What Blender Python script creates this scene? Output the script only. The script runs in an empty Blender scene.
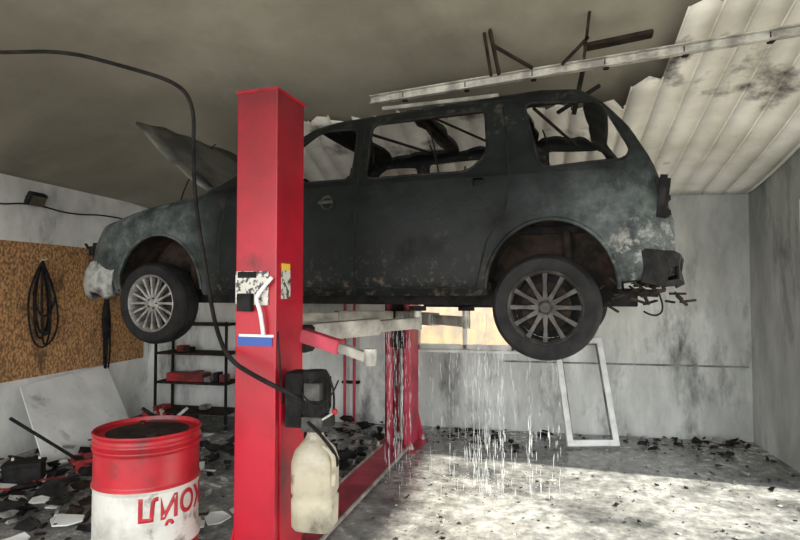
import bpy, bmesh, math, random
from mathutils import Vector, Matrix
random.seed(7)
D=bpy.data; SC=bpy.context.scene
# ------------------------------------------------------------------ materials
def M(name,c1,c2=None,scale=5,lo=.42,hi=.58,rough=.6,rough2=None,metal=0,bump=0,bscale=None,c3=None,s3=2,lo3=.5,hi3=.65,zsoot=None,stretch=None,trans=0,emit=0,det=7,nr=.6,spec=None,xsoot=None,c3rough=None):
    m=D.materials.new(name); m.use_nodes=True; nt=m.node_tree; N=nt.nodes; L=nt.links
    b=N['Principled BSDF']; b.inputs['Roughness'].default_value=rough; b.inputs['Metallic'].default_value=metal
    if spec is not None: b.inputs['Specular IOR Level'].default_value=spec
    b.inputs['Base Color'].default_value=(*c1,1)
    if trans: b.inputs['Transmission Weight'].default_value=trans
    tc=N.new('ShaderNodeTexCoord'); co=tc.outputs['Object']
    if stretch:
        mp=N.new('ShaderNodeMapping'); mp.inputs['Scale'].default_value=stretch; L.new(co,mp.inputs['Vector']); co2=mp.outputs['Vector']
    else: co2=co
    def noise(s,vec,det=det,r=nr):
        n=N.new('ShaderNodeTexNoise'); n.inputs['Scale'].default_value=s; n.inputs['Detail'].default_value=det; n.inputs['Roughness'].default_value=r
        L.new(vec,n.inputs['Vector']); return n.outputs['Fac']
    def mr(v,a,b_,c=0,d=1):
        n=N.new('ShaderNodeMapRange'); n.inputs[1].default_value=a;n.inputs[2].default_value=b_;n.inputs[3].default_value=c;n.inputs[4].default_value=d
        L.new(v,n.inputs[0]); return n.outputs[0]
    def mix(f,a,b_):
        n=N.new('ShaderNodeMix'); n.data_type='RGBA'; L.new(f,n.inputs[0])
        for k,v in((6,a),(7,b_)):
            if isinstance(v,tuple): n.inputs[k].default_value=(*v,1)
            else: L.new(v,n.inputs[k])
        return n.outputs[2]
    def soot(col,axis,z0,z1,sc,amt,ns=1.1,na=.45):
        sp=N.new('ShaderNodeSeparateXYZ'); L.new(co,sp.inputs[0])
        a=mr(sp.outputs[axis],z0,z1,0,1)
        n=mr(noise(ns,co2,8,.65),.3,.7,-na,na)
        ad=N.new('ShaderNodeMath'); ad.operation='ADD'; ad.use_clamp=True; L.new(a,ad.inputs[0]); L.new(n,ad.inputs[1])
        mu=N.new('ShaderNodeMath'); mu.operation='MULTIPLY'; mu.inputs[1].default_value=amt; L.new(ad.outputs[0],mu.inputs[0])
        return mix(mu.outputs[0],col,sc)
    col=c1
    if c2:
        f=mr(noise(scale,co2),lo,hi); col=mix(f,c1,c2)
        if rough2 is not None: L.new(mr(f,0,1,rough,rough2),b.inputs['Roughness'])
    if c3:
        f3=mr(noise(s3,co2),lo3,hi3); col=mix(f3,col,c3)
        if c3rough is not None:
            n=N.new('ShaderNodeMix'); L.new(f3,n.inputs[0]); src=b.inputs['Roughness'].links[0].from_socket if b.inputs['Roughness'].links else None
            if src: L.new(src,n.inputs[2])
            else: n.inputs[2].default_value=rough
            n.inputs[3].default_value=c3rough; L.new(n.outputs[0],b.inputs['Roughness'])
    if zsoot: col=soot(col,2,*zsoot)
    if xsoot: col=soot(col,0,*xsoot)
    if not isinstance(col,tuple): L.new(col,b.inputs['Base Color'])
    if bump:
        bp=N.new('ShaderNodeBump'); bp.inputs['Strength'].default_value=bump; bp.inputs['Distance'].default_value=.02
        L.new(noise(bscale or scale*3,co2),bp.inputs['Height']); L.new(bp.outputs[0],b.inputs['Normal'])
    return m
m_wallw=M('wall_plaster',(.84,.84,.80),(.62,.62,.58),3,.4,.65,rough=.8,bump=.25,bscale=14,c3=(.16,.16,.15),s3=1.5,lo3=.58,hi3=.76,zsoot=(1.8,3.6,(.16,.155,.14),.55),stretch=(1,1,.6))
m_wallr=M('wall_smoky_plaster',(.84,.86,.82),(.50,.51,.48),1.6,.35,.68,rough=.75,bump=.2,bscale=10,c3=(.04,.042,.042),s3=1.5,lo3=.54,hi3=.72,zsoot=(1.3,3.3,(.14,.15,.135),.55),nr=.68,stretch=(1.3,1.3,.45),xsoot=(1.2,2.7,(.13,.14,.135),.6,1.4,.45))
m_ceil=M('sooty_ceiling',(.30,.28,.225),(.175,.162,.13),.8,.35,.7,rough=.75,bump=.08,bscale=5,c3=(.43,.41,.34),s3=.55,lo3=.5,hi3=.8)
m_panel=M('scorched_ceiling_panel',(.92,.90,.83),(.64,.62,.54),1.3,.42,.66,rough=.5,c3=(.06,.055,.05),s3=.95,lo3=.57,hi3=.66,nr=.66)
m_floor=M('wet_ash_floor',(.15,.155,.15),(.50,.50,.47),10,.36,.64,rough=.12,rough2=.35,bump=.22,bscale=14,c3=(.050,.053,.052),s3=1.3,lo3=.44,hi3=.64,det=12,nr=.70,c3rough=.07)
m_ground=M('outdoor_ground',(.40,.36,.29),(.26,.24,.2),2,rough=.9)
m_osb=M('osb_board',(.60,.33,.14),(.20,.10,.04),24,.40,.58,rough=.8,bump=.3,bscale=40,c3=(.05,.03,.018),s3=2.2,lo3=.55,hi3=.75,stretch=(1,1.8,1.2))
m_red=M('red_lift_paint',(.50,.010,.028),(.28,.008,.02),2,.4,.7,rough=.38,bump=.05,c3=(.06,.01,.012),s3=3,lo3=.60,hi3=.72,zsoot=(1.9,3.0,(.05,.012,.014),.8))
m_redp=M('faded_red_lift_paint',(.52,.05,.09),(.32,.02,.04),3,rough=.5,zsoot=(1.5,3.0,(.05,.02,.02),.6))
m_body=M('burnt_car_paint',(.0055,.0078,.0075),(.015,.0200,.0192),3.0,.42,.72,rough=.45,rough2=.7,bump=.18,bscale=18,c3=(.0035,.0035,.0035),s3=3,lo3=.50,hi3=.68,spec=.18)
m_black=M('charred_black',(.008,.008,.008),(.022,.020,.019),9,rough=.8,bump=.3,spec=.2)
m_rub=M('tyre_rubber',(.007,.007,.008),(.016,.016,.016),8,rough=.7,bump=.15,spec=.25)
m_alloy=M('sooty_alloy',(.36,.35,.33),(.16,.15,.14),14,.4,.65,rough=.42,metal=.4)
m_alloyd=M('burnt_alloy',(.03,.028,.026),(.09,.085,.075),12,.45,.65,rough=.6,metal=.2)
m_rust=M('rusty_steel',(.040,.026,.018),(.014,.012,.010),9,rough=.85,bump=.3,spec=.2)
m_steel=M('galvanised_steel',(.60,.59,.53),(.28,.27,.24),6,rough=.5,metal=.2)
m_armp=M('pale_arm_paint',(.46,.44,.38),(.17,.16,.14),5,.4,.65,rough=.5)
m_white=M('white_pvc',(.82,.83,.80),(.55,.55,.52),5,.45,.7,rough=.4)
m_board=M('white_board',(.82,.83,.80),(.62,.63,.60),2.5,.4,.7,rough=.5,c3=(.2,.19,.18),s3=3,lo3=.62,hi3=.78)
m_ledge=M('grey_ledge',(.30,.31,.29),(.12,.12,.115),4,rough=.8)
m_jug=M('oil_tank_plastic',(.50,.45,.33),(.26,.24,.18),5,.4,.7,rough=.35,c3=(.10,.09,.07),s3=7,lo3=.56,hi3=.70)
m_drumr=M('red_drum_paint',(.48,.013,.025),(.26,.01,.015),4,.4,.7,rough=.4,bump=.08,c3=(.05,.03,.03),s3=6,lo3=.57,hi3=.68)
m_drumw=M('white_drum_paint',(.64,.63,.58),(.36,.34,.30),5,.45,.7,rough=.45,c3=(.08,.05,.04),s3=6,lo3=.53,hi3=.64)
m_ash=M('ash_scraps',(.42,.41,.38),(.16,.16,.15),6,rough=.9)
m_water=M('water',(.80,.84,.85),rough=.1)
m_blue=M('blue_label',(.02,.08,.35),rough=.4); m_yel=M('yellow_label',(.75,.5,.06),rough=.5)
m_lab=M('printed_label',(.6,.58,.52),(.05,.05,.05),30,.5,.56,rough=.5)
m_glass=M('smoked_window_glass',(.80,.58,.36),(.5,.42,.32),6,rough=.3,trans=.9)
m_redbox=M('red_plastic',(.35,.02,.02),(.1,.01,.01),6,rough=.5)
# ------------------------------------------------------------------ helpers
def link(o,parent=None):
    SC.collection.objects.link(o)
    if parent: o.parent=parent
    return o
def empty(name,loc=(0,0,0),rz=0):
    e=D.objects.new(name,None); e.location=loc; e.rotation_euler=(0,0,rz); e.empty_display_size=.1; return link(e)
def mesh_obj(name,verts,faces,mat,parent=None,smooth=False,split=None):
    me=D.meshes.new(name); me.from_pydata([tuple(v) for v in verts],[],faces); me.validate()
    bm=bmesh.new(); bm.from_mesh(me); bmesh.ops.recalc_face_normals(bm,faces=bm.faces); bm.to_mesh(me); bm.free()
    if mat: me.materials.append(mat)
    o=D.objects.new(name,me)
    if smooth:
        for p in me.polygons: p.use_smooth=True
        if split:
            es=o.modifiers.new('es','EDGE_SPLIT'); es.split_angle=math.radians(split)
    return link(o,parent)
def box(name,c,s,mat,parent=None,rot=(0,0,0),bev=.004):
    bm=bmesh.new(); bmesh.ops.create_cube(bm,size=1); bmesh.ops.scale(bm,vec=s,verts=bm.verts)
    if bev: bmesh.ops.bevel(bm,geom=bm.edges[:],offset=min(bev,min(s)*.3),segments=2,affect='EDGES')
    me=D.meshes.new(name); bm.to_mesh(me); bm.free(); me.materials.append(mat)
    o=D.objects.new(name,me); o.location=c; o.rotation_euler=rot; return link(o,parent)
def lathe(name,prof,mat,parent=None,seg=48,axis='Z',loc=(0,0,0),rot=(0,0,0),split=40,close=False):
    vs=[];fs=[];n=len(prof)
    for i in range(seg):
        a=2*math.pi*i/seg; c,s=math.cos(a),math.sin(a)
        for r,h in prof:
            vs.append((r*c,r*s,h) if axis=='Z' else (r*c,h,r*s))
    for i in range(seg):
        j=(i+1)%seg
        for k in range(n-1 if not close else n):
            k2=(k+1)%n
            fs.append((i*n+k,j*n+k,j*n+k2,i*n+k2))
    o=mesh_obj(name,vs,fs,mat,parent,True,split); o.location=loc; o.rotation_euler=rot
    return o
def rod(name,a,b,r,mat,parent=None,seg=14,r2=None):
    a=Vector(a);b=Vector(b);d=b-a;h=d.length; r2=r if r2 is None else r2
    o=lathe(name,[(0.0005,0),(r,0),(r2,h),(0.0005,h)],mat,parent,seg)
    o.location=a; o.rotation_euler=d.to_track_quat('Z','Y').to_euler(); return o
def tube(name,pts,r,mat,parent=None,cyc=False,res=8):
    cu=D.curves.new(name,'CURVE'); cu.dimensions='3D'; cu.bevel_depth=r; cu.bevel_resolution=2; cu.use_fill_caps=True
    sp=cu.splines.new('NURBS' if len(pts)>2 else 'POLY'); sp.points.add(len(pts)-1)
    for p,q in zip(sp.points,pts): p.co=(*q,1)
    if len(pts)>2: sp.order_u=3; sp.use_endpoint_u=True; sp.resolution_u=res
    sp.use_cyclic_u=cyc
    cu.materials.append(mat); return link(D.objects.new(name,cu),parent)
def beam(name,a,b,w,h,mat,parent=None,bev=.005):
    a=Vector(a);b=Vector(b);d=b-a
    o=box(name,(a+b)/2,(w,d.length,h),mat,parent,bev=bev); o.rotation_euler=d.to_track_quat('Y','Z').to_euler(); return o
def debris(name,items,mats):
    bm=bmesh.new()
    for (x0,x1,y0,y1,n,s0,s1,hm) in items:
        for _ in range(n):
            s=s0+(s1-s0)*random.random()**2
            mt=random.randrange(len(mats))
            sx,sy,sz=s,s*random.uniform(.15,.9),s*random.uniform(.06,.5)
            M4=Matrix.Translation((random.uniform(x0,x1),random.uniform(y0,y1),sz*.5+.002+random.random()**3*hm))@Matrix.Rotation(random.random()*6.3,4,'Z')@Matrix.Rotation(random.uniform(-.8,.8)*(1 if hm>0 else .2),4,'X')@Matrix.Diagonal((sx,sy,sz,1))
            r=bmesh.ops.create_cube(bm,size=1) if random.random()<.25 else bmesh.ops.create_icosphere(bm,subdivisions=1,radius=.5)
            for v in r['verts']:
                v.co+=Vector((random.uniform(-.25,.25),random.uniform(-.25,.25),random.uniform(-.25,.25)))
                v.co=M4@v.co
                if v.co.z<.001: v.co.z=.001
            for f in {f for v in r['verts'] for f in v.link_faces}: f.material_index=mt
    me=D.meshes.new(name); bm.to_mesh(me); bm.free()
    for m in mats: me.materials.append(m)
    return link(D.objects.new(name,me))
# ------------------------------------------------------------------ room shell
XL,XR,YB,YF=-4.88,2.43,6.8,-1.6
H0=2.75
def wall_holes(name,axis,pos,a0,a1,top,holes,mat,th=.15,sign=1):
    xs=sorted({a0,a1,*[h[0] for h in holes],*[h[1] for h in holes]})
    zs=sorted({0,top,*[h[2] for h in holes],*[h[3] for h in holes]})
    bm=bmesh.new()
    for i in range(len(xs)-1):
        for j in range(len(zs)-1):
            cx=(xs[i]+xs[i+1])/2; cz=(zs[j]+zs[j+1])/2
            if any(h[0]<cx<h[1] and h[2]<cz<h[3] for h in holes): continue
            r=bmesh.ops.create_cube(bm,size=1)
            for v in r['verts']:
                a=xs[i] if v.co.x<0 else xs[i+1]; z=zs[j] if v.co.z<0 else zs[j+1]
                t=pos if v.co.y<0 else pos+sign*th
                v.co=(a,t,z) if axis=='x' else (t,a,z)
    bmesh.ops.recalc_face_normals(bm,faces=bm.faces)
    me=D.meshes.new(name); bm.to_mesh(me); bm.free(); me.materials.append(mat)
    return link(D.objects.new(name,me))
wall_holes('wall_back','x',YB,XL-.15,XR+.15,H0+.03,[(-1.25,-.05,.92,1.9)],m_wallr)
wall_holes('wall_left','y',XL,YF,YB,H0-.0,[],m_wallw,sign=-1)
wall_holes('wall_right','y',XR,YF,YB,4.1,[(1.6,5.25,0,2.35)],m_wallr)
floor=mesh_obj('floor',[(XL-.15,YF,0),(XR+.15,YF,0),(XR+.15,YB+.15,0),(XL-.15,YB+.15,0)],[(0,1,2,3)],m_floor)
mesh_obj('ground_outdoor',[(-40,-40,-.02),(40,-40,-.02),(40,40,-.02),(-40,40,-.02)],[(0,1,2,3)],m_ground)
def ceil_z(x,y):
    a=H0+.30*(YB-y); b=H0-.02+.42*(x-XL); c=3.95
    k=18
    return -math.log(math.exp(-k*a)+math.exp(-k*b)+math.exp(-k*c))/k+.02
nx,ny=60,60; vs=[];fs=[]
for i in range(nx+1):
    for j in range(ny+1):
        x=XL-.05+(XR+.1-XL)*i/nx; y=YF+(YB+.05-YF)*j/ny; vs.append((x,y,ceil_z(x,y)))
for i in range(nx):
    for j in range(ny):
        a=i*(ny+1)+j; fs.append((a,a+ny+1,a+ny+2,a+1))
ce=mesh_obj('ceiling',vs,fs,m_ceil,None,True)
so=ce.modifiers.new('s','SOLIDIFY'); so.thickness=.08; so.offset=1 if ce.data.polygons[0].normal.z>0 else -1
wf=empty('window_1',(-.65,YB+.05,1.41))
for c,s in (((0,0,.46),(1.2,.08,.06)),((0,0,-.46),(1.2,.08,.06)),((-.57,0,0),(.06,.08,.98)),((.57,0,0),(.06,.08,.98)),((0,0,0),(.05,.08,.98))):
    box('frame_part',c,s,m_white,wf)
box('pane',(0,.01,0),(1.12,.008,.9),m_glass,wf,bev=0)
box('window_sill',(0,-.09,-.5),(1.3,.12,.03),m_white,wf)
box('trim_1',(1.1,YB-.012,.80),(2.6,.02,.018),m_ledge,bev=.005)
box('trim_2',(XR-.06,5.34,1.2),(.10,.14,2.4),m_wallw)
box('trim_3',(XR-.05,5.28,2.36),(.08,.2,.1),m_rust)
# scorched, sagging panels under back slope of the ceiling
pn=empty('ceiling_panel_cladding')
def sagf(x,t):
    if x<.5: return 0
    s=.13*(1-math.exp(-(x-.5)*2))*(1+.35*math.sin(x*3.1))
    return s*math.sin(math.pi*max(0,min(1,.12+.85*t)))**.8 *(1 if t<.97 else .6)+.04*math.sin(x*2+t*4)*(1-t)
def slope_panel(x0,x1,y0,y1):
    v=[];f=[];n=22; e0=random.uniform(-.10,.10); od=random.uniform(0,.006)
    for i in range(n+1):
        y=y0+(y1-y0)*i/n; t=i/n
        for q,(x,dz) in enumerate(((x0,0),(x0+.010,-.010),((x0+x1)/2,-.010),(x1-.010,-.010),(x1,0))):
            yy=y+(e0*(x-x0)/(x1-x0)+.05*math.sin(x*31) if i==0 else 0)
            T=(yy-3.6)/(YB-3.6)
            v.append((x,yy,H0+.30*(YB-yy)-.045-od+dz-sagf(x,T)))
    for i in range(n):
        for k in range(4): a=i*5+k; f.append((a,a+1,a+6,a+5))
    o=mesh_obj('panel',v,f,m_panel,pn,True,20); s=o.modifiers.new('s','SOLIDIFY'); s.thickness=.006
x=-2.6
while x<XR-.03:
    w=.215
    y0=5.0+.1*random.random() if x<.55 else 3.45-.2*random.random()
    if .5<x<1.05: y0=5.0-1.6*(x-.5)+random.random()*.3
    elif 1.05<=x<1.3: y0=3.9+random.random()*.2
    slope_panel(x,min(x+w,XR-.01),y0,YB-.01); x+=w+.002
# ------------------------------------------------------------------ CAR
car=empty('burnt_suv_car',(-2.867,4.097,1.52),math.radians(-8.1))
YC=.89
def interp(t,x):
    if x<=t[0][0]: return t[0][1]
    for (a,b),(c,d) in zip(t,t[1:]):
        if x<=c: return b+(d-b)*(x-a)/(c-a)
    return t[-1][1]
def sm(t,x,w=.05): return sum(interp(t,x+w*k/3)for k in range(-3,4))/7
ZT=[(-.80,.42),(-.76,.56),(-.66,.67),(-.3,.77),(.38,.88),(.52,.94),(1.28,1.39),(1.5,1.43),(2.4,1.475),(3.0,1.50),(3.25,1.475),(3.40,1.37),(3.56,1.16),(3.70,.86),(3.78,.62),(3.80,.50)]
WT=[(-.80,.78),(-.74,.845),(-.6,.872),(-.3,.885),(0,.89),(3.2,.89),(3.55,.885),(3.7,.85),(3.78,.80),(3.80,.77)]
ZB=[(-.8,.16),(-.5,.10),(0,.07),(2.6,.07),(3.5,.16),(3.8,.20)]
def section(x):
    zt=sm(ZT,x,.03); W=sm(WT,x,.03); z0=interp(ZB,x); zb=min(.87,zt-.05)
    hh=zt-zb; ins=.15*min(1,hh/.5)
    P=[(W-.045,z0),(W-.008,z0+.08),(W,z0+.38*(zb-z0)),(W-.004,z0+.7*(zb-z0)),(W-.03,zb-.03),(W-.05,zb+.01),(W-.05-ins*.5,zb+.36*hh),(W-.05-ins*.93,zb+.76*hh),(W-.05-ins-.03,zb+.9*hh),(W-.05-ins-.12,zb+.97*hh),(W*.4,zt),(0,zt+.006)]
    out=[]
    for k in range(len(P)-1):
        p0=P[max(k-1,0)];p1=P[k];p2=P[k+1];p3=P[min(k+2,len(P)-1)]
        for s in range(4):
            t=s/4
            out.append(tuple(.5*((2*p1[d])+(-p0[d]+p2[d])*t+(2*p0[d]-5*p1[d]+4*p2[d]-p3[d])*t*t+(-p0[d]+3*p1[d]-3*p2[d]+p3[d])*t**3) for d in(0,1)))
    out.append(P[-1]); return out
def side_y(x,z):
    s=section(x)
    for (a,b),(c,d) in zip(s,s[1:]):
        if b<=z<=d: return YC-(a+(c-a)*(z-b)/max(1e-6,d-b))
    return YC-s[0][0] if z<s[0][1] else YC-s[-1][0]
def loft(name,x0,x1,NS,inset):
    vs=[];fs=[]
    for i in range(NS+1):
        x=x0+(x1-x0)*i/NS; h=section(x)
        if inset:
            q=[]
            for k,(a,b) in enumerate(h):
                p=h[max(0,k-1)];r=h[min(len(h)-1,k+1)]
                tx_,tz_=r[0]-p[0],r[1]-p[1]; l=math.hypot(tx_,tz_) or 1
                nx_,nz_=tz_/l,-tx_/l
                if k==len(h)-1: nx_,nz_=0,1
                q.append((max(0,a-nx_*inset),b-nz_*inset))
            q[0]=(h[0][0]-inset*1.2,h[0][1]-.25)
            h=q
        ring=[(x,YC-a,b) for a,b in h]+[(x,YC+a,b) for a,b in reversed(h[:-1])]
        vs+=ring; n=len(ring)
    for i in range(NS):
        for k in range(n):
            a=i*n+k;b=i*n+(k+1)%n; fs.append((a,b,b+n,a+n))
    fs.append(tuple(range(n))); fs.append(tuple(range(NS*n,NS*n+n)))
    return mesh_obj(name,vs,fs,None)
shell=loft('body_shell',-.80,3.80,130,0)
inner=loft('cutter',-.765,3.765,117,.026)
def rounded(poly,r=.04,n=5):
    out=[];L=len(poly)
    for i in range(L):
        p=Vector(poly[i]);a=(Vector(poly[i-1])-p);b=(Vector(poly[(i+1)%L])-p)
        rr=min(r,a.length*.45,b.length*.45); A=p+a.normalized()*rr;B=p+b.normalized()*rr
        for k in range(n+1):
            t=k/n; out.append(tuple((1-t)**2*A+2*t*(1-t)*p+t*t*B))
    return out
def ragged(x0,x1,y0,y1,amp,n=9):
    c=[(x0,y0),(x1,y0),(x1,y1),(x0,y1)]; o=[]
    for i in range(4):
        a=Vector(c[i]);b=Vector(c[(i+1)%4]); nn=Vector((-(b-a).y,(b-a).x)).normalized()
        for k in range(n):
            o.append(tuple(a.lerp(b,k/n)+nn*random.uniform(0,amp)*(0 if k==0 else 1)))
    return o
def prism(poly,lo,hi,axis):
    v=[]
    for h in(lo,hi):
        for a,b in poly: v.append({'y':(a,h,b),'x':(h,a,b),'z':(a,b,h)}[axis])
    n=len(poly); f=[tuple(range(n)),tuple(range(n,2*n))]+[(i,(i+1)%n,(i+1)%n+n,i+n) for i in range(n)]
    return mesh_obj('cutter',v,f,None)
def arch(cx,rx,top,cz):
    return [(cx-rx,-.6)]+[(cx-rx*math.cos(math.pi*k/24),cz+(top-cz)*math.sin(math.pi*k/24)) for k in range(25)]+[(cx+rx,-.6)]
w_front=rounded([(.80,.90),(1.69,.90),(1.69,1.31),(1.36,1.31)],.05)
w_rear=rounded([(1.80,.90),(2.55,.90),(2.67,1.02),(2.64,1.345),(1.80,1.325)],.06)
w_quart=rounded([(3.02,.89),(3.52,.91),(3.56,.97),(3.385,1.33),(2.90,1.36)],.06)
cut=[inner,prism(w_front,-1,3,'y'),prism(w_rear,-1,3,'y'),prism(w_quart,-1,3,'y'),
     prism(arch(0,.42,.555,.12),-1,3,'y'),prism(arch(3.08,.40,.55,.12),-1,3,'y'),
     prism(rounded([(.30,.975),(1.48,.975),(1.40,1.372),(.38,1.372)],.06),.3,1.36,'x'),
     prism(rounded([(.25,.95),(1.53,.95),(1.42,1.33),(.36,1.33)],.06),3.3,4.1,'x'),
     prism(rounded([(-.62,.14),(.36,.12),(.36,1.66),(-.62,1.64)],.1),.56,1.2,'z'),
     prism(ragged(1.46,2.02,.28,1.50,.04),1.25,1.8,'z'),
     prism(ragged(2.12,2.74,.27,1.54,.04),1.25,1.8,'z'),
     prism(ragged(2.84,3.30,.28,1.54,.04),1.22,1.8,'z'),
     prism(rounded([(2.585,.79),(2.66,.79),(2.66,.85),(2.585,.85)],.02),-1,.4,'y')]
for c in cut:
    b=shell.modifiers.new('b','BOOLEAN'); b.operation='DIFFERENCE'; b.solver='EXACT'; b.object=c
    dg=bpy.context.evaluated_depsgraph_get(); dg.update()
    me=D.meshes.new_from_object(shell.evaluated_get(dg))
    shell.modifiers.clear()
    if len(me.polygons)>2000: shell.data=me
for c in cut: D.objects.remove(c)
me=shell.data; shell.parent=car
me.materials.clear(); me.materials.append(m_body)
for p in me.polygons: p.use_smooth=True; p.material_index=0
es=shell.modifiers.new('es','EDGE_SPLIT'); es.split_angle=math.radians(28)
def paint():
    nt=m_body.node_tree;N=nt.nodes;L=nt.links; b=N['Principled BSDF']; src=b.inputs['Base Color'].links[0].from_socket
    tc=N.new('ShaderNodeTexCoord'); sp=N.new('ShaderNodeSeparateXYZ'); L.new(tc.outputs['Object'],sp.inputs[0])
    def mr(v,a,b_,c,d):
        n=N.new('ShaderNodeMapRange');[setattr(n.inputs[i+1],'default_value',q) for i,q in enumerate((a,b_,c,d))]; L.new(v,n.inputs[0]); return n.outputs[0]
    def math_(op,a,b_):
        n=N.new('ShaderNodeMath');n.operation=op;n.use_clamp=True;L.new(a,n.inputs[0]); L.new(b_,n.inputs[1]); return n.outputs[0]
    def noi(s,r=.7):
        no=N.new('ShaderNodeTexNoise'); no.inputs['Scale'].default_value=s; no.inputs['Detail'].default_value=9;no.inputs['Roughness'].default_value=r; L.new(tc.outputs['Object'],no.inputs[0]); return no.outputs[0]
    def mix(f,a,c):
        n=N.new('ShaderNodeMix');n.data_type='RGBA';L.new(f,n.inputs[0]);L.new(a,n.inputs[6]);n.inputs[7].default_value=(*c,1);return n.outputs[2]
    nf=mr(noi(5),.42,.62,0,1); nb=mr(noi(1.9,.75),.36,.58,.15,1)
    rear=mr(sp.outputs[0],2.8,3.6,0,1); front=mr(sp.outputs[0],.6,.0,0,1)
    low=mr(sp.outputs[2],1.0,.45,0.1,1)
    fac=math_('MULTIPLY',math_('MAXIMUM',math_('MULTIPLY',rear,low),front),nb)
    c1=mix(fac,src,(.058,.073,.071)); c2=mix(math_('MULTIPLY',fac,nf),c1,(.16,.18,.175))
    z3=mr(sp.outputs[2],.62,.38,0,1)
    f3=math_('MULTIPLY',mr(noi(11,.75),.50,.62,0,.85),math_('MULTIPLY',mr(sp.outputs[0],3.3,3.6,0,1),z3))
    c3=mix(f3,c2,(.42,.42,.38))
    f4=math_('MULTIPLY',mr(noi(14,.75),.53,.66,0,1),mr(sp.outputs[2],.40,.08,0,.9))
    c4=mix(f4,c3,(.13,.095,.065))
    f5=math_('MULTIPLY',mr(noi(7,.8),.54,.64,0,.8),mr(sp.outputs[2],1.0,1.3,0,1))
    c5=mix(f5,c4,(.09,.085,.07))
    f6=mr(noi(3.5,.85),.57,.66,0,.7)
    c6=mix(f6,c5,(.048,.034,.025))
    L.new(c6,b.inputs['Base Color'])
paint()
def surf(pts,off=.002): return [(x,side_y(x,z)-off,z) for x,z in pts]
def fine(pts,n=8):
    o=[]
    for (a,b),(c,d) in zip(pts,pts[1:]):
        for k in range(n): o.append((a+(c-a)*k/n,b+(d-b)*k/n))
    o.append(pts[-1]); return o
def mirror(pts): return [(x,2*YC-y,z) for x,y,z in pts]
for nm,pts in (('door_seam_front',[(.62,.10),(.60,.5),(.66,.86)]),('door_seam_mid',[(1.74,.09),(1.75,.5),(1.745,.88),(1.745,1.33)]),
    ('door_seam_rear',[(2.60,.10),(2.68,.42),(2.80,.62),(2.83,.86),(2.76,1.36)]),('door_seam_bottom',[(.63,.125),(1.7,.125),(2.6,.125)])):
    P=surf(fine(pts)); tube(nm,P,.005,m_black,car,res=2); tube(nm+'_far',mirror(P),.005,m_black,car,res=2)
for nm,w in (('window_trim_a',w_front),('window_trim_b',w_rear),('window_trim_c',w_quart)):
    P=surf(fine(list(w)+[w[0]],2),.001); P=[(x,y,z+random.uniform(-.004,.004)) for x,y,z in P]
    tube(nm,P,.009,m_black,car,res=2); tube(nm+'_far',mirror(P),.009,m_black,car,res=2)
for nm,a in (('arch_lip_front',arch(0,.425,.56,.12)[1:-1]),('arch_lip_rear',arch(3.08,.405,.555,.12)[1:-1])):
    P=surf(a,.002); tube(nm,P,.014,m_body,car,res=2); tube(nm+'_far',mirror(P),.014,m_body,car,res=2)
for hx in(1.52,):
    y=side_y(hx,.74)
    lathe('door_handle_cup',[(.001,.012),(.035,.008),(.05,-.004),(.054,.01)],m_alloyd,car,24,'Y',(hx,y-.004,.74))
    box('door_handle',(hx,y-.02,.74),(.12,.018,.022),m_alloyd,car)
box('floor_pan',(1.62,YC,.14),(2.15,1.62,.05),m_black,car)
box('firewall',(.5,YC,.5),(.04,1.55,.72),m_black,car)
box('rear_floor',(3.05,YC,.52),(1.2,1.1,.05),m_black,car)
for s in(-1,1):
    box('chassis_rail',(1.5,YC+s*.48,.06),(4.2,.09,.12),m_black,car)
    for cx,rr in((0,.44),(3.08,.43)):
        vv=[];ff=[]
        ys=(YC+s*.855,YC+s*.50)
        for k in range(25):
            a=math.pi*k/24
            for yy in ys: vv.append((cx-rr*math.cos(a),yy,.10+(.49)*math.sin(a)))
        for k in range(24): ff.append((2*k,2*k+1,2*k+3,2*k+2))
        ff.append(tuple(2*k+1 for k in range(25)))
        mesh_obj('wheel_well_liner',vv,ff,m_rust,car,True,40)
        rod('axle_stub',(cx,YC+s*.45,0),(cx,YC+s*.78,0),.045,m_rust,car)
        rod('spring_strut',(cx+.12,YC+s*.58,.0),(cx+.08,YC+s*.56,.5),.03,m_rust,car)
box('engine_block',(-.12,YC,.42),(.62,.5,.42),m_rust,car,bev=.03)
box('air_box',(-.35,YC+.5,.55),(.3,.3,.15),m_black,car,bev=.03)
lathe('air_filter_housing',[(.001,0),(.13,0),(.13,.07),(.05,.09),(.001,.09)],m_black,car,24,loc=(-.05,YC,.63))
rod('rear_axle',(3.08,.2,.0),(3.08,1.58,0),.045,m_rust,car)
lathe('differential',[(.001,-.12),(.09,-.09),(.13,0),(.09,.09),(.001,.12)],m_rust,car,20,loc=(3.08,YC,0),split=60)
rod('drive_shaft',(.4,YC,.1),(3.0,YC,.02),.035,m_rust,car)
box('fuel_tank',(2.3,YC+.15,.05),(.7,.5,.16),m_black,car,bev=.04)
tube('exhaust_pipe',[(.4,YC+.3,.05),(1.5,YC+.35,.03),(2.6,YC+.4,.05),(3.2,YC+.5,.12),(3.8,YC+.5,.08)],.03,m_rust,car)
hv=[];hf=[]
for i in range(9):
    t=i/8
    for j in range(11):
        u=j/10; yy=.10+u*1.58
        hv.append((.40-.74*t+.015*math.sin(u*9),yy,.93+.62*t-.05*math.sin(t*3.1)+.03*math.sin(u*3.14)+.012*random.uniform(-1,1)))
for i in range(8):
    for j in range(10): a=i*11+j; hf.append((a,a+1,a+12,a+11))
hd=mesh_obj('open_hood',hv,hf,M('hood_scorched',(.15,.15,.13),(.06,.062,.057),3,rough=.6),car,True); hd.modifiers.new('s','SOLIDIFY').thickness=.02
tube('hood_hinge',[(.42,.2,.86),(.36,.2,1.0),(.2,.2,1.08)],.012,m_black,car)
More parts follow.
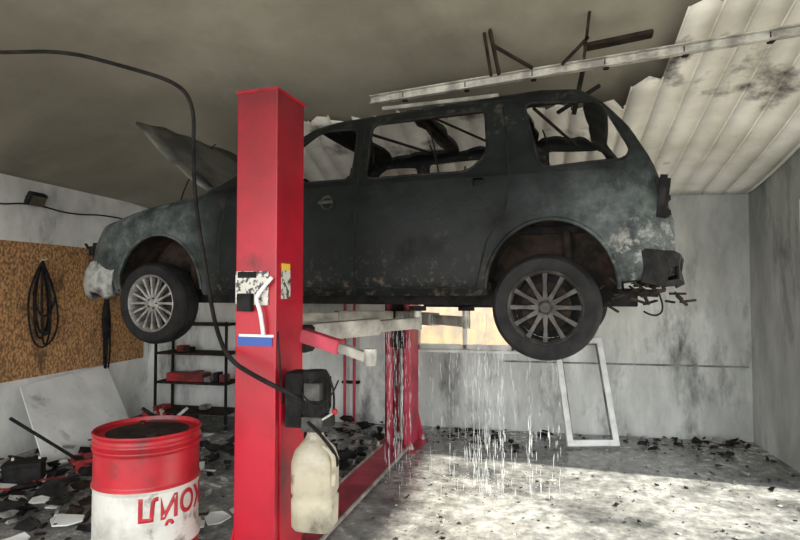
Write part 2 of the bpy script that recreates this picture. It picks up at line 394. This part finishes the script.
box('grille',(-.805,YC,.40),(.04,.8,.2),m_black,car,bev=.01)
for k in range(5): box('grille_bar',(-.83,YC,.33+.035*k),(.02,.78,.012),m_rust,car)
for s in(-1,1):
    box('headlight_socket',(-.76,YC+s*.70,.45),(.14,.24,.14),m_black,car,(0,0,s*.35),.03)
    for k in range(4): beam('headlight_shard',(-.80,YC+s*(.72+.04*k),.38+.03*k),(-.86+random.uniform(-.02,.05),YC+s*(.74+.03*k),.42+.03*k),.02,.015,m_rust,car,.002)
path=[(-.46,-.870),(-.60,-.885),(-.72,-.885),(-.81,-.84),(-.87,-.70),(-.90,-.4),(-.91,0),(-.90,.4),(-.87,.70),(-.81,.84),(-.72,.885),(-.60,.885),(-.46,.870)]
bv=[];bf=[];rows=((.07,-.03),(.10,.01),(.18,.025),(.27,.02),(.33,-.01),(.34,-.05))
pp=[]
for (a,b),(c,d) in zip(path,path[1:]):
    for k in range(4): pp.append((a+(c-a)*k/4,b+(d-b)*k/4))
pp.append(path[-1])
for i,(x,y) in enumerate(pp):
    dv=Vector((x+.2,y*.6)).normalized(); sagz=-.03*math.sin(i*.55)-.02*random.random()
    for z,o in rows:
        bv.append((x+dv.x*o+random.uniform(-.008,.008),YC+y+dv.y*o,z+sagz+random.uniform(-.012,.012)))
R_=len(rows)
for i in range(len(pp)-1):
    for k in range(R_-1): a=i*R_+k; bf.append((a,a+1,a+R_+1,a+R_))
bp=mesh_obj('front_bumper',bv,bf,M('melted_bumper',(.36,.37,.34),(.07,.07,.07),6,.42,.6,rough=.5),car,True); bp.modifiers.new('s','SOLIDIFY').thickness=.015
box('rear_bumper_beam',(3.80,YC,.26),(.08,1.5,.11),m_black,car,bev=.02)
for s in(-1,1):
    box('tail_lamp_socket',(3.725,YC+s*.805,.66),(.08,.09,.28),m_black,car,(0,.12,0),.02)
    for k in range(3): box('tail_lamp_remnant',(3.75,YC+s*.80,.57+.09*k),(.05,.08,.05),m_rust,car,(random.uniform(-.3,.3),random.uniform(-.3,.3),0),.01)
bv=[];bf=[]
rp_=[(3.50,-.875),(3.62,-.87),(3.74,-.84),(3.81,-.78),(3.85,-.6),(3.87,-.2),(3.87,.2),(3.85,.6),(3.81,.78),(3.74,.84),(3.62,.87),(3.50,.875)]
for i,(x,y) in enumerate(rp_):
    for z,o in((.36,-.02),(.34,.015),(.27,.02),(.20,.01),(.16,-.03)):
        bv.append((x+o*(.6 if x>3.7 else .1)+random.uniform(-.015,.015),YC+y*(1+.01)+random.uniform(-.008,.008),z-(x-3.5)*.1+random.uniform(-.02,.02)))
for i in range(1,len(rp_)-2):
    for k in range(4):
        if (i*4+k)%7==3: continue
        a=i*5+k; bf.append((a,a+1,a+6,a+5))
rb=mesh_obj('rear_bumper_remains',bv,bf,m_black,car); rb.modifiers.new('s','SOLIDIFY').thickness=.012
for k in range(34):
    x0=3.38+random.random()*.46; z0=random.uniform(.02,.2); yy=random.uniform(.02,.3)
    beam('torn_bracket',(x0,yy,z0),(x0+random.uniform(-.09,.09),yy+random.uniform(-.05,.05),z0+random.uniform(-.07,.04)),random.uniform(.012,.04),.014,random.choice([m_rust,m_black]),car,.002)
tube('hanging_wire',[(3.70,.1,.1),(3.74,.08,.0),(3.68,.1,-.06),(3.62,.12,-.02)],.006,m_black,car)
for x in(2.07,2.78):
    box('roof_bow',(x,YC,1.42),(.06,1.25,.02),m_rust,car)
rod('grab_rail',(1.5,.34,1.37),(3.2,.34,1.39),.012,m_rust,car)
rod('torn_roof_rib',(2.2,.4,1.40),(2.6,1.3,1.33),.010,m_rust,car); rod('torn_roof_rib',(1.55,.5,1.39),(1.95,1.4,1.36),.012,m_rust,car); rod('torn_roof_rib',(2.95,.35,1.37),(3.2,1.2,1.28),.012,m_rust,car)
def seat(x,y,w):
    tube('seat_frame',[(x+.2,y,.2),(x+.30,y,.6),(x+.38,y,.96),(x+.38,y+w,.96),(x+.30,y+w,.6),(x+.2,y+w,.2)],.016,m_black,car,res=6)
    box('seat_base',(x,y+w/2,.33),(.48,w,.10),m_black,car,bev=.03)
    for k in range(5): rod('seat_spring',(x+.24+.03*k,y,.42+.1*k),(x+.24+.03*k,y+w,.42+.1*k),.006,m_rust,car,6)
    for q in(.3,.7): rod('headrest_post',(x+.385,y+w*q,.96),(x+.40,y+w*q,1.06),.007,m_rust,car,6)
seat(1.15,.22,.5); seat(1.15,1.05,.5); seat(2.0,.2,1.35)
lathe('steering_wheel',[(.175+.014*math.cos(a),.014*math.sin(a)) for a in [k*math.pi/4 for k in range(8)]],m_black,car,28,loc=(1.0,.48,.86),rot=(0,-1.1,0),close=True)
rod('steering_column',(1.0,.48,.86),(.62,.48,.70),.02,m_rust,car)
box('dashboard_frame',(.66,YC,.72),(.22,1.45,.18),m_black,car,bev=.04)
for k in range(7):
    x0=1.3+1.8*random.random(); tube('hanging_headliner_wire',[(x0,.35+.15*k,1.38),(x0+.05,.4+.15*k,1.26),(x0+.12*random.uniform(-1,1),.4+.15*k,1.08)],.006,m_black,car)
def wheel(name,cx,yy,flip,nsp,cam=0,ma=m_alloy,sw=1):
    w=D.objects.new(name,None); link(w,car); w.location=(cx,yy,0); w.rotation_euler=(cam,0,math.pi if flip else 0)
    lathe('tyre',[(.225,.03),(.235,.012),(.27,.0),(.305,.002),(.322,.018),(.333,.045),(.335,.07),(.327,.072),(.327,.082),(.335,.084),(.336,.11),(.328,.112),(.328,.122),(.336,.124),(.335,.155),(.327,.157),(.327,.167),(.334,.169),(.32,.21),(.30,.23),(.225,.2)],m_rub,w,72,'Y',split=30)
    lathe('rim',[(.236,.016),(.228,.008),(.215,.022),(.208,.06),(.20,.12),(.21,.21)],ma,w,60,'Y')
    lathe('hub',[(.001,.028),(.03,.026),(.036,.034),(.058,.04),(.066,.075)],ma,w,30,'Y')
    lathe('brake_disc',[(.001,.10),(.155,.10),(.155,.12),(.001,.12)],m_rust,w,30,'Y')
    lathe('brake_back_plate',[(.001,.15),(.2,.15)],m_black,w,30,'Y')
    for k in range(nsp):
        a=2*math.pi*k/nsp
        v=[]
        for r,ww,y0,y1 in((.045,.017*sw,.036,.07),(.13,.010*sw,.030,.062),(.215,.015*sw,.024,.06)):
            for da,yv in((-ww,y0),(ww,y0),(ww,y1),(-ww,y1)):
                v.append((r*math.cos(a)-da*math.sin(a),yv,r*math.sin(a)+da*math.cos(a)))
        f=[]
        for q in(0,4):
            for e in range(4): f.append((q+e,q+(e+1)%4,q+4+(e+1)%4,q+4+e))
        mesh_obj('spoke',v,f,ma,w)
    for k in range(5):
        a=2*math.pi*k/5; lathe('lug_nut',[(.001,.030),(.009,.030),(.009,.05)],m_rust,w,8,'Y',(.042*math.cos(a),0,.042*math.sin(a)))
wheel('wheel_front_near',-.08,.0,False,16,.03,m_alloy,.75)
wheel('wheel_rear_near',3.05,-.04,False,12,.03,m_alloyd)
wheel('wheel_front_far',0,2*YC,True,14)
wheel('wheel_rear_far',3.08,2*YC+.02,True,12,0,m_alloyd)
# ------------------------------------------------------------------ lift
lift=empty('two_post_car_lift')
A1=math.radians(-6)
def column(name,cx,cy,h,flip,mat):
    p=D.objects.new(name,None); link(p,lift); p.location=(cx,cy,0); p.rotation_euler=(0,0,A1+(math.pi if flip else 0))
    a,b,t=.26,.32,.012
    pr=[(-a/2,-b/2),(a/2,-b/2),(a/2,b/2),(a/2-.07,b/2),(a/2-.07,b/2-t),(a/2-t,b/2-t),(a/2-t,-b/2+t),(-a/2+t,-b/2+t),(-a/2+t,b/2-t),(-a/2+.07,b/2-t),(-a/2+.07,b/2),(-a/2,b/2)]
    n=len(pr); v=[(x,y,z) for z in(.02,h) for x,y in pr]
    f=[tuple(range(n)),tuple(range(n,2*n))]+[(i,(i+1)%n,(i+1)%n+n,i+n) for i in range(n)]
    o=mesh_obj('column_channel',v,f,mat,p); bv=o.modifiers.new('b','BEVEL'); bv.width=.006; bv.segments=2; bv.limit_method='ANGLE'
    box('top_cap',(0,0,h),(a+.012,b+.012,.02),mat,p)
    box('base_plate',(0,.05,.01),(.44,.52,.02),mat,p)
    for sx in(-.18,.18):
        for sy in(-.16,.26): lathe('anchor_bolt',[(.001,.05),(.012,.05),(.014,.02),(.022,.02),(.022,.0)],m_steel,p,8,loc=(sx,sy,.02))
    for sx in(-1,1):
        mesh_obj('base_gusset',[(sx*a/2,-b/2,.02),(sx*(a/2+.07),-b/2,.02),(sx*a/2,-b/2,.3),(sx*a/2,-b/2+.01,.02),(sx*(a/2+.07),-b/2+.01,.02),(sx*a/2,-b/2+.01,.3)],[(0,1,2),(3,4,5),(0,1,4,3),(1,2,5,4),(2,0,3,5)],mat,p)
    rod('lift_screw',(0,.03,.05),(0,.03,h-.03),.022,m_steel,p)
    box('carriage',(0,.05,1.33),(.20,.22,.62),m_black if flip else mat,p,bev=.01)
    box('arm_yoke',(0,.22,1.33),(.30,.14,.16),m_black,p,bev=.01)
    if flip:
        box('cable_cover',(.165,-.05,1.35),(.05,.16,2.6),m_black,p)
    return p
c1=column('near_column',-1.434,3.12,2.76,False,m_red)
c2=column('far_column',-1.235,6.0,2.70,True,m_redp)
beam('floor_crossbeam',(-1.40,3.40,.02),(-1.26,5.75,.02),.26,.035,m_redp,lift)
for s in(-.14,.14): beam('crossbeam_edge',(-1.40+s,3.40,.035),(-1.26+s,5.75,.035),.02,.03,m_armp,lift)
def arm(name,a,b,mat):
    a=Vector(a);b=Vector(b);mid=a.lerp(b,.58)
    beam(name+'_outer',a,mid,.11,.11,mat,lift); beam(name+'_inner',mid.lerp(a,.1),b,.08,.08,mat,lift)
    lathe(name+'_pad_screw',[(.001,-.05),(.03,-.05),(.03,.09),(.001,.09)],m_steel,lift,16,loc=b)
    lathe(name+'_pad',[(.001,.09),(.065,.09),(.065,.125),(.001,.125)],m_black,lift,20,loc=b)
arm('far_arm_rear',(-1.20,5.70,1.36),(-.42,4.55,1.375),m_armp)
arm('far_arm_front',(-1.30,5.70,1.36),(-2.05,4.95,1.385),m_armp)
arm('near_arm_front',(-1.52,3.42,1.36),(-2.15,4.45,1.385),m_redp)
arm('near_arm_rear',(-1.32,3.42,1.36),(-.75,4.2,1.385),m_armp)
beam('swing_arm_tube',(-1.22,3.10,1.37),(-.98,3.05,1.31),.075,.075,m_redp,lift)
beam('swing_arm_inner',(-1.02,3.06,1.32),(-.80,2.98,1.265),.05,.05,m_armp,lift)
lathe('swing_arm_end',[(.001,-.04),(.035,-.04),(.035,.05),(.001,.05)],m_steel,lift,14,loc=(-.79,2.975,1.265))
hp=D.objects.new('hydraulic_power_unit',None); link(hp,lift); hp.location=(-1.10,2.98,0)
box('mount_plate',(-.13,.08,1.02),(.10,.16,.3),m_black,hp)
lathe('motor',[(.001,.95),(.07,.95),(.078,.97),(.078,1.16),(.06,1.19),(.001,1.19)],m_black,hp,28)
for k in range(14):
    a=2*math.pi*k/14; box('motor_fin',(.08*math.cos(a),.08*math.sin(a),1.07),(.012,.006,.17),m_black,hp,(0,0,a))
box('terminal_box',(.02,-.09,1.09),(.09,.05,.09),m_alloyd,hp)
box('valve_block',(0,0,.905),(.12,.12,.08),m_alloyd,hp)
box('valve_solenoid',(.09,-.03,.93),(.05,.05,.06),m_black,hp)
tube('burnt_wiring',[(.0,-.1,1.13),(.09,-.12,1.22),(.14,-.08,1.1),(.12,-.05,.98)],.006,m_black,hp)
tube('burnt_wiring',[(-.05,-.1,1.10),(.03,-.14,1.0),(.12,-.10,1.05),(.15,-.06,1.15)],.005,m_black,hp)
rod('release_lever',(.05,-.05,.93),(.13,-.07,.98),.006,m_steel,hp); lathe('lever_knob',[(.001,-.016),(.012,-.012),(.017,0),(.012,.012),(.001,.016)],m_red,hp,14,loc=(.135,-.072,.985))
def jug(parent,loc):
    ring=[(.10,.085,0),(.115,.095,.02),(.118,.098,.16),(.108,.09,.18),(.118,.098,.20),(.118,.098,.36),(.10,.085,.42),(.06,.055,.47),(.045,.045,.50),(.045,.045,.53)]
    v=[];f=[];S=32
    for rx,ry,z in ring:
        for i in range(S):
            a=2*math.pi*i/S; c,s=math.cos(a),math.sin(a); e=.45 if z<.44 else .9
            v.append((rx*math.copysign(abs(c)**e,c),ry*math.copysign(abs(s)**e,s),z))
    for k in range(len(ring)-1):
        for i in range(S): f.append((k*S+i,k*S+(i+1)%S,(k+1)*S+(i+1)%S,(k+1)*S+i))
    f.append(tuple(range(S)))
    o=mesh_obj('oil_reservoir',v,f,m_jug,parent,True,50); o.location=loc
    tube('reservoir_handle',[(.06,-.05,.45),(.115,-.06,.43),(.13,-.06,.34),(.12,-.06,.25)],.014,m_jug,parent).location=loc
jug(hp,(0,0,.345))
tube('hydraulic_hose',[(-.02,-.06,.92),(.1,-.1,.84),(.15,-.02,.7),(.05,.1,.62),(-.1,.14,.7)],.009,m_black,hp)
lab=D.objects.new('column_labels',None); link(lab,lift); lab.location=(-1.434,3.12,0); lab.rotation_euler=(0,0,A1)
box('warning_sign',(-.02,-.166,1.64),(.21,.006,.19),m_lab,lab,bev=0)
box('warning_sign_header',(-.05,-.170,1.715),(.12,.004,.035),m_black,lab,bev=0)
box('blue_sticker',(.0,-.166,1.345),(.22,.004,.055),m_blue,lab,bev=0)
box('pale_sticker',(.01,-.166,1.375),(.22,.005,.014),m_white,lab,bev=0)
box('side_label',(.134,-.06,1.66),(.004,.10,.16),m_lab,lab,bev=0)
box('yellow_label',(.134,-.06,1.76),(.005,.09,.04),m_yel,lab,bev=0)
tube('lock_release_handle',[(.12,-.19,1.70),(.03,-.20,1.60),(.03,-.20,1.57),(.06,-.20,1.50),(.07,-.19,1.38)],.012,m_white,lab)
tube('lock_cable',[(.13,-.14,1.40),(.16,-.16,1.2),(.15,-.12,1.0)],.006,m_black,lab)
box('release_box',(-.05,-.185,1.56),(.09,.04,.10),m_black,lab)
box('column_joint_plate',(.135,.02,.62),(.012,.28,.9),m_red,lab)
# ------------------------------------------------------------------ oil drum
drum=empty('oil_drum',(-2.0,2.80,0)); drum.scale=(.92,.92,1)
def ring_prof(z0,z1,ribs):
    p=[];R=.29;z=z0
    while z<=z1+1e-6:
        b=0
        for rz in ribs:
            d=abs(z-rz)
            if d<.02: b=.010*(1+math.cos(math.pi*d/.02))/2
        p.append((R+b,z)); z+=.005
    return p
ribs=[.30,.61,.80,.83]
lathe('drum_lower_shell',[(.001,.012),(.28,.012),(.292,.0),(.296,.01)]+ring_prof(.02,.30,ribs),m_drumr,drum,64)
lathe('drum_label_band',ring_prof(.30,.61,ribs),m_drumw,drum,64)
lathe('drum_upper_shell',ring_prof(.61,.86,ribs)+[(.297,.868),(.300,.876),(.296,.884),(.288,.884),(.284,.872),(.282,.862),(.001,.858)],m_drumr,drum,64)
lathe('drum_lid_sludge',[(.001,.861),(.20,.862),(.262,.8605)],m_rust,drum,40)
lathe('bung',[(.001,.882),(.03,.882),(.034,.862)],m_rust,drum,18,loc=(.12,-.14,0))
lathe('vent_bung',[(.001,.878),(.016,.878),(.02,.862)],m_rust,drum,18,loc=(-.14,.14,0))
tx=D.curves.new('t','FONT'); tx.body='ЛУКОЙЛ'; tx.size=.155; tx.align_x='CENTER'; tx.align_y='CENTER'; tx.offset=.004
to=D.objects.new('t',tx); link(to); dg=bpy.context.evaluated_depsgraph_get(); dg.update()
tm=D.meshes.new_from_object(to.evaluated_get(dg)); D.objects.remove(to)
bm=bmesh.new(); bm.from_mesh(tm)
bmesh.ops.triangulate(bm,faces=bm.faces)
for _ in range(3):
    le=[e for e in bm.edges if e.calc_length()>.02]
    if le: bmesh.ops.subdivide_edges(bm,edges=le,cuts=1)
    bmesh.ops.triangulate(bm,faces=bm.faces)
for v in bm.verts:
    x,z=-v.co.x,-v.co.y
    a=math.radians(0)+x/.2925
    v.co=(.2925*math.cos(a),.2925*math.sin(a),.53+z)
bm.to_mesh(tm); bm.free(); tm.materials.clear(); tm.materials.append(m_drumr)
lt=link(D.objects.new('painted_lettering',tm),drum); s=lt.modifiers.new('s','SOLIDIFY'); s.thickness=.001; s.offset=1
# ------------------------------------------------------------------ left wall stuff
osb=box('osb_wall_board',(XL+.012,4.88,1.425),(.02,3.6,1.37),m_osb,bev=.003)
def coil(name,y,ztop,zbot,x=XL+.05,n=4,w=.09):
    e=empty(name,(0,0,0))
    for k in range(n):
        ww=w*random.uniform(.3,1.1); dz=random.uniform(-.12,.25); dy=random.uniform(-.04,.04)
        pts=[(x,y+dy*.2,ztop),(x+.01*k,y-ww+dy,ztop-.25),(x+.01*k,y-ww*.8+dy,zbot+.15+dz),(x+.01*k,y+dy,zbot+dz),(x+.01*k,y+ww+dy,zbot+.2+dz),(x+.01*k,y+ww*.7+dy,ztop-.3),(x,y+dy*.2,ztop)]
        tube('loop',pts,.010,m_black,e)
    rod('hook',(XL+.02,y,ztop),(XL+.11,y,ztop+.02),.008,m_steel,e)
    return e
coil('hanging_air_hose',5.0,1.93,1.10,n=6,w=.2)
coil('hanging_jumper_cable',5.95,1.62,.72,n=4,w=.07)
fl=empty('wall_floodlight',(XL,4.86,2.57))
box('bracket',(.03,0,0),(.05,.10,.02),m_black,fl); box('housing',(.09,0,-.02),(.07,.20,.13),m_black,fl,(0,.5,0),.01); box('lens',(.118,0,-.045),(.01,.17,.10),m_glass,fl,(0,.5,0),.002)
tube('wall_cable',[(XL+.02,3.8,2.52),(XL+.02,4.4,2.42),(XL+.02,4.86,2.52),(XL+.02,5.4,2.46),(XL+.02,6.0,2.54),(XL+.02,6.7,2.50)],.008,m_black)
P=[Vector((-4.16,4.40,.012)),Vector((-4.16,5.62,.012)),Vector((-4.84,5.97,.74)),Vector((-4.84,4.77,.68))]
nrm=(P[1]-P[0]).cross(P[3]-P[0]).normalized()*.015
mesh_obj('leaning_white_board',[*P,*[p-nrm for p in P]],[(0,1,2,3),(4,5,6,7),(0,1,5,4),(1,2,6,5),(2,3,7,6),(3,0,4,7)],m_board)
sh=empty('metal_shelf',(-3.98,6.55,0))
for x in(-.48,.48):
    for y in(-.18,.18): box('upright',(x,y,.62),(.03,.03,1.24),m_black,sh)
for z in(.12,.48,.84,1.2): box('shelf_board',(0,0,z),(.98,.38,.025),m_rust,sh)
for k in range(9):
    w=random.uniform(.06,.14);h=random.uniform(.05,.12); zz=random.choice([.12,.48,.84]); box('shelf_item',(-.42+.1*k,random.uniform(-.1,.05),zz+.0125+h/2),(w*.8,.14,h),random.choice([m_redbox,m_black,m_ash]),sh)
box('toolbox',(-.1,-.05,.545),(.5,.2,.10),m_redbox,sh)
cr=empty('tool_crate',(-3.75,5.55,0))
for z in(.03,.13,.23):
    for c,s in(((0,-.17,z),(.56,.015,.06)),((0,.17,z),(.56,.015,.06)),((-.28,0,z),(.015,.34,.06)),((.28,0,z),(.015,.34,.06))): box('slat',c,s,m_black,cr)
box('crate_floor',(0,0,.01),(.55,.33,.015),m_black,cr)
for k in range(12): beam('tool',(random.uniform(-.24,.24),random.uniform(-.12,.12),.06),(random.uniform(-.24,.24),random.uniform(-.12,.12),random.uniform(.26,.38)),.035,.03,random.choice([m_redbox,m_redbox,m_steel,m_black]),cr,.003)
bt=empty('car_battery',(-4.05,4.05,0),.5)
box('case',(0,0,.09),(.28,.17,.18),m_black,bt,bev=.01); box('lid',(0,0,.19),(.29,.18,.03),m_black,bt)
for x in(-.1,.1): lathe('terminal',[(.001,.225),(.01,.225),(.012,.2)],m_steel,bt,12,loc=(x,.05,0))
# floor clutter left: hydraulic floor jack, scattered tools, paper scraps
jk=empty('floor_jack',(-3.75,4.65,0),.9)
for s in(-1,1): box('side_plate',(0,s*.11,.08),(.55,.02,.09),m_redbox,jk)
box('cross_plate',(-.2,0,.09),(.08,.22,.05),m_black,jk); beam('lift_arm',(-.18,0,.10),(.18,0,.20),.10,.05,m_redbox,jk); lathe('saddle',[(.001,.22),(.05,.22),(.05,.20),(.001,.20)],m_black,jk,16,loc=(.18,0,.01))
rod('handle',(-.25,0,.12),(-.75,0,.55),.014,m_black,jk)
for sx in(-.22,.22):
    for s in(-1,1): lathe('wheel',[(.001,-.015),(.035,-.015),(.035,.015),(.001,.015)],m_black,jk,16,'Y',loc=(sx,s*.14,.036))
st=empty('scattered_hand_tools',(0,0,0))
for k in range(16):
    x=random.uniform(-4.3,-2.3);y=random.uniform(3.3,4.9);a=random.random()*6.3;l=random.uniform(.12,.3)
    beam('wrench',(x,y,.05),(x+l*math.cos(a),y+l*math.sin(a),.06),.022,.012,random.choice([m_steel,m_rust,m_redbox]),st,.002)
sc=empty('fallen_plaster_scraps',(0,0,0))
for k in range(22):
    x=random.uniform(-4.5,-1.9);y=random.uniform(2.9,4.9);s=random.uniform(.05,.2); n=random.randint(5,7)
    v=[(x+s*random.uniform(.5,1)*math.cos(6.283*q/n),y+s*random.uniform(.5,1)*math.sin(6.283*q/n),.035+random.uniform(0,.03)) for q in range(n)]
    o=mesh_obj('scrap',v,[tuple(range(n))],m_board,sc); o.modifiers.new('s','SOLIDIFY').thickness=.01
rp=empty('red_wall_pipe',(0,0,0))
for x in(-2.10,-1.98):
    rod('pipe',(x,6.70,.02),(x,6.70,2.3),.018,m_redp,rp)
for z in(.5,1.5,2.2): box('clamp',(-2.04,6.76,z),(.22,.07,.03),m_black,rp)
o=Vector((.465,6.17,.012)); r=Vector((.985,.17,.02)).normalized(); u=Vector((-.05,.46,1.0)); u=(u-u.dot(r)*r).normalized(); n_=r.cross(u).normalized()
wfm=empty('pvc_window_frame')
mt=Matrix((r,u,n_)).transposed().to_4x4(); mt.translation=o; wfm.matrix_world=mt
Wd,Hh=.53,1.17
for c,s in(((Wd/2,.03,0),(Wd,.06,.06)),((Wd/2,Hh-.03,0),(Wd,.06,.06)),((.03,Hh/2,0),(.06,Hh-.1,.06)),((Wd-.03,Hh/2,0),(.06,Hh-.1,.06))): box('profile',c,s,m_white,wfm)
for c,s in(((Wd/2,.065,0),(Wd-.11,.015,.035)),((Wd/2,Hh-.065,0),(Wd-.11,.015,.035)),((.065,Hh/2,0),(.015,Hh-.12,.035)),((Wd-.065,Hh/2,0),(.015,Hh-.12,.035))): box('gasket',c,s,m_ledge,wfm)
# ------------------------------------------------------------------ overhead track
tr=empty('garage_door_track')
a=Vector((-1.18,4.45,3.17)); b=Vector((2.40,3.95,3.31))
beam('track_web',a,b,.012,.06,m_steel,tr,.002)
up=Vector((0,0,.03)); sd=Vector((0,-.03,0))
beam('track_top_flange',a+up+sd/2,b+up+sd/2,.05,.008,m_steel,tr,.002); beam('track_bottom_flange',a-up+sd/2,b-up+sd/2,.05,.008,m_steel,tr,.002)
beam('opener_rail',(-1.1,4.52,3.12),(-.15,4.42,3.13),.04,.03,m_armp,tr)
for k in range(7):
    q=a.lerp(b,.08+.14*k); box('track_clip',q+Vector((0,.02,0)),(.04,.05,.08),m_rust,tr)
def strut(p,q,w=.03): beam('hanger_strut',p,q,w,.02,m_rust,tr,.002)
strut((-.14,4.22,3.22),(-.22,4.2,3.62),.04); strut((-.18,4.22,3.44),(.10,4.2,3.24),.035); strut((-.20,4.24,3.22),(-.26,4.22,3.62),.02)
strut((.45,4.12,3.26),(.5,4.12,3.66)); strut((.3,4.12,3.22),(.48,4.12,3.40))
beam('torn_bracket',(.42,4.6,3.0),(.5,4.5,3.40),.04,.02,m_black,tr); beam('torn_bracket',(.3,4.7,3.05),(.62,4.6,3.22),.05,.02,m_black,tr)
beam('crumpled_door_leaf',(.46,4.25,3.38),(.92,4.2,3.42),.10,.03,m_rust,tr)
tube('hanging_power_cable',[(-3.6,3.0,3.18),(-3.22,3.0,3.15),(-2.84,3.08,3.16),(-2.47,3.16,3.06),(-2.12,3.22,2.95),(-2.02,3.24,2.80),(-2.03,3.25,2.5),(-1.99,3.22,2.15),(-1.90,3.20,1.75),(-1.78,3.10,1.42),(-1.56,2.86,1.25),(-1.36,2.80,1.17),(-1.20,2.86,1.08),(-1.13,2.95,1.02)],.013,m_black)
tube('hanging_thin_cable',[(-3.0,5.2,3.1),(-3.15,5.0,2.8),(-3.25,4.9,2.3),(-3.2,4.95,1.9)],.006,m_black)
bm=bmesh.new()
strands=[]
for k in range(95):
    t=random.random()
    if t<.35: strands.append((random.gauss(-.25,.12),random.gauss(4.7,.12)))
    elif t<.55: strands.append((random.gauss(-1.08,.05),random.gauss(5.0,.1)))
    else: strands.append((random.uniform(-1.15,.3),random.uniform(4.4,5.2)))
for (sx_,sy_) in strands:
    for k in range(random.randint(5,16)):
        x=sx_+random.gauss(0,.006); y=sy_+random.gauss(0,.006)
        z=random.uniform(.04,1.40); l=random.uniform(.015,.07); r=random.uniform(.0008,.0016)
        M4=Matrix.Translation((x,y,z))@Matrix.Diagonal((r,r,l,1)); q=bmesh.ops.create_icosphere(bm,subdivisions=1,radius=1,matrix=M4)
    for k in range(3):
        M4=Matrix.Translation((sx_+random.gauss(0,.05),sy_+random.gauss(0,.05),random.uniform(.005,.05)))@Matrix.Diagonal((.0025,.0025,.0025,1)); bmesh.ops.create_icosphere(bm,subdivisions=1,radius=1,matrix=M4)
me=D.meshes.new('w'); bm.to_mesh(me); bm.free(); me.materials.append(m_water); link(D.objects.new('falling_water_drops',me))
debris('floor_debris',[(-4.7,-2.4,3.2,6.2,300,.03,.2,.12),(-4.6,-3.4,3.0,4.6,60,.06,.28,.16),(-2.4,-1.5,4.6,6.6,170,.04,.2,.2),(-1.0,.2,6.0,6.7,90,.02,.10,.04),(.2,2.35,6.4,6.75,70,.02,.09,.03),(1.2,2.35,6.1,6.75,80,.02,.11,.05),(1.6,2.35,5.2,6.1,25,.02,.10,.02)],[m_black,m_black,m_rust,m_black,m_ash])
debris('floor_rubble',[(-1.1,2.35,2.4,6.5,1300,.005,.028,0),(-4,-1.6,2.2,5,300,.01,.05,0),(-1.0,2.3,3.0,6.2,40,.03,.08,.01)],[m_ash,m_black,m_black])
# ------------------------------------------------------------------ light
w=D.worlds.new('w'); SC.world=w; w.use_nodes=True; bg=w.node_tree.nodes['Background']; bg.inputs[0].default_value=(.93,.96,1,1); bg.inputs[1].default_value=3.1
sl=D.lights.new('sun','SUN'); sl.energy=15; sl.angle=math.radians(1.8); sl.color=(1,.94,.82)
so=link(D.objects.new('sun',sl)); so.rotation_euler=Vector((-.82,.10,-.56)).to_track_quat('-Z','Y').to_euler()
al=D.lights.new('front_fill','AREA'); al.shape='RECTANGLE'; al.size=6; al.size_y=2.6; al.energy=125; al.color=(1,.99,.97)  # added fill lamp behind the camera, imitating daylight from the open front
ao=link(D.objects.new('added_front_fill_lamp',al)); ao.location=(-1.2,-1.5,1.6); ao.rotation_euler=Vector((0,1,.12)).to_track_quat('-Z','Y').to_euler()
SC.view_settings.view_transform='Standard'
# ------------------------------------------------------------------ camera
cam=D.cameras.new('camera'); cam.lens=25.65; cam.sensor_width=36; cam.clip_start=.05
co=link(D.objects.new('camera',cam)); co.location=(0,0,1.63); co.rotation_euler=(math.radians(92),0,math.radians(11.9)); SC.camera=co
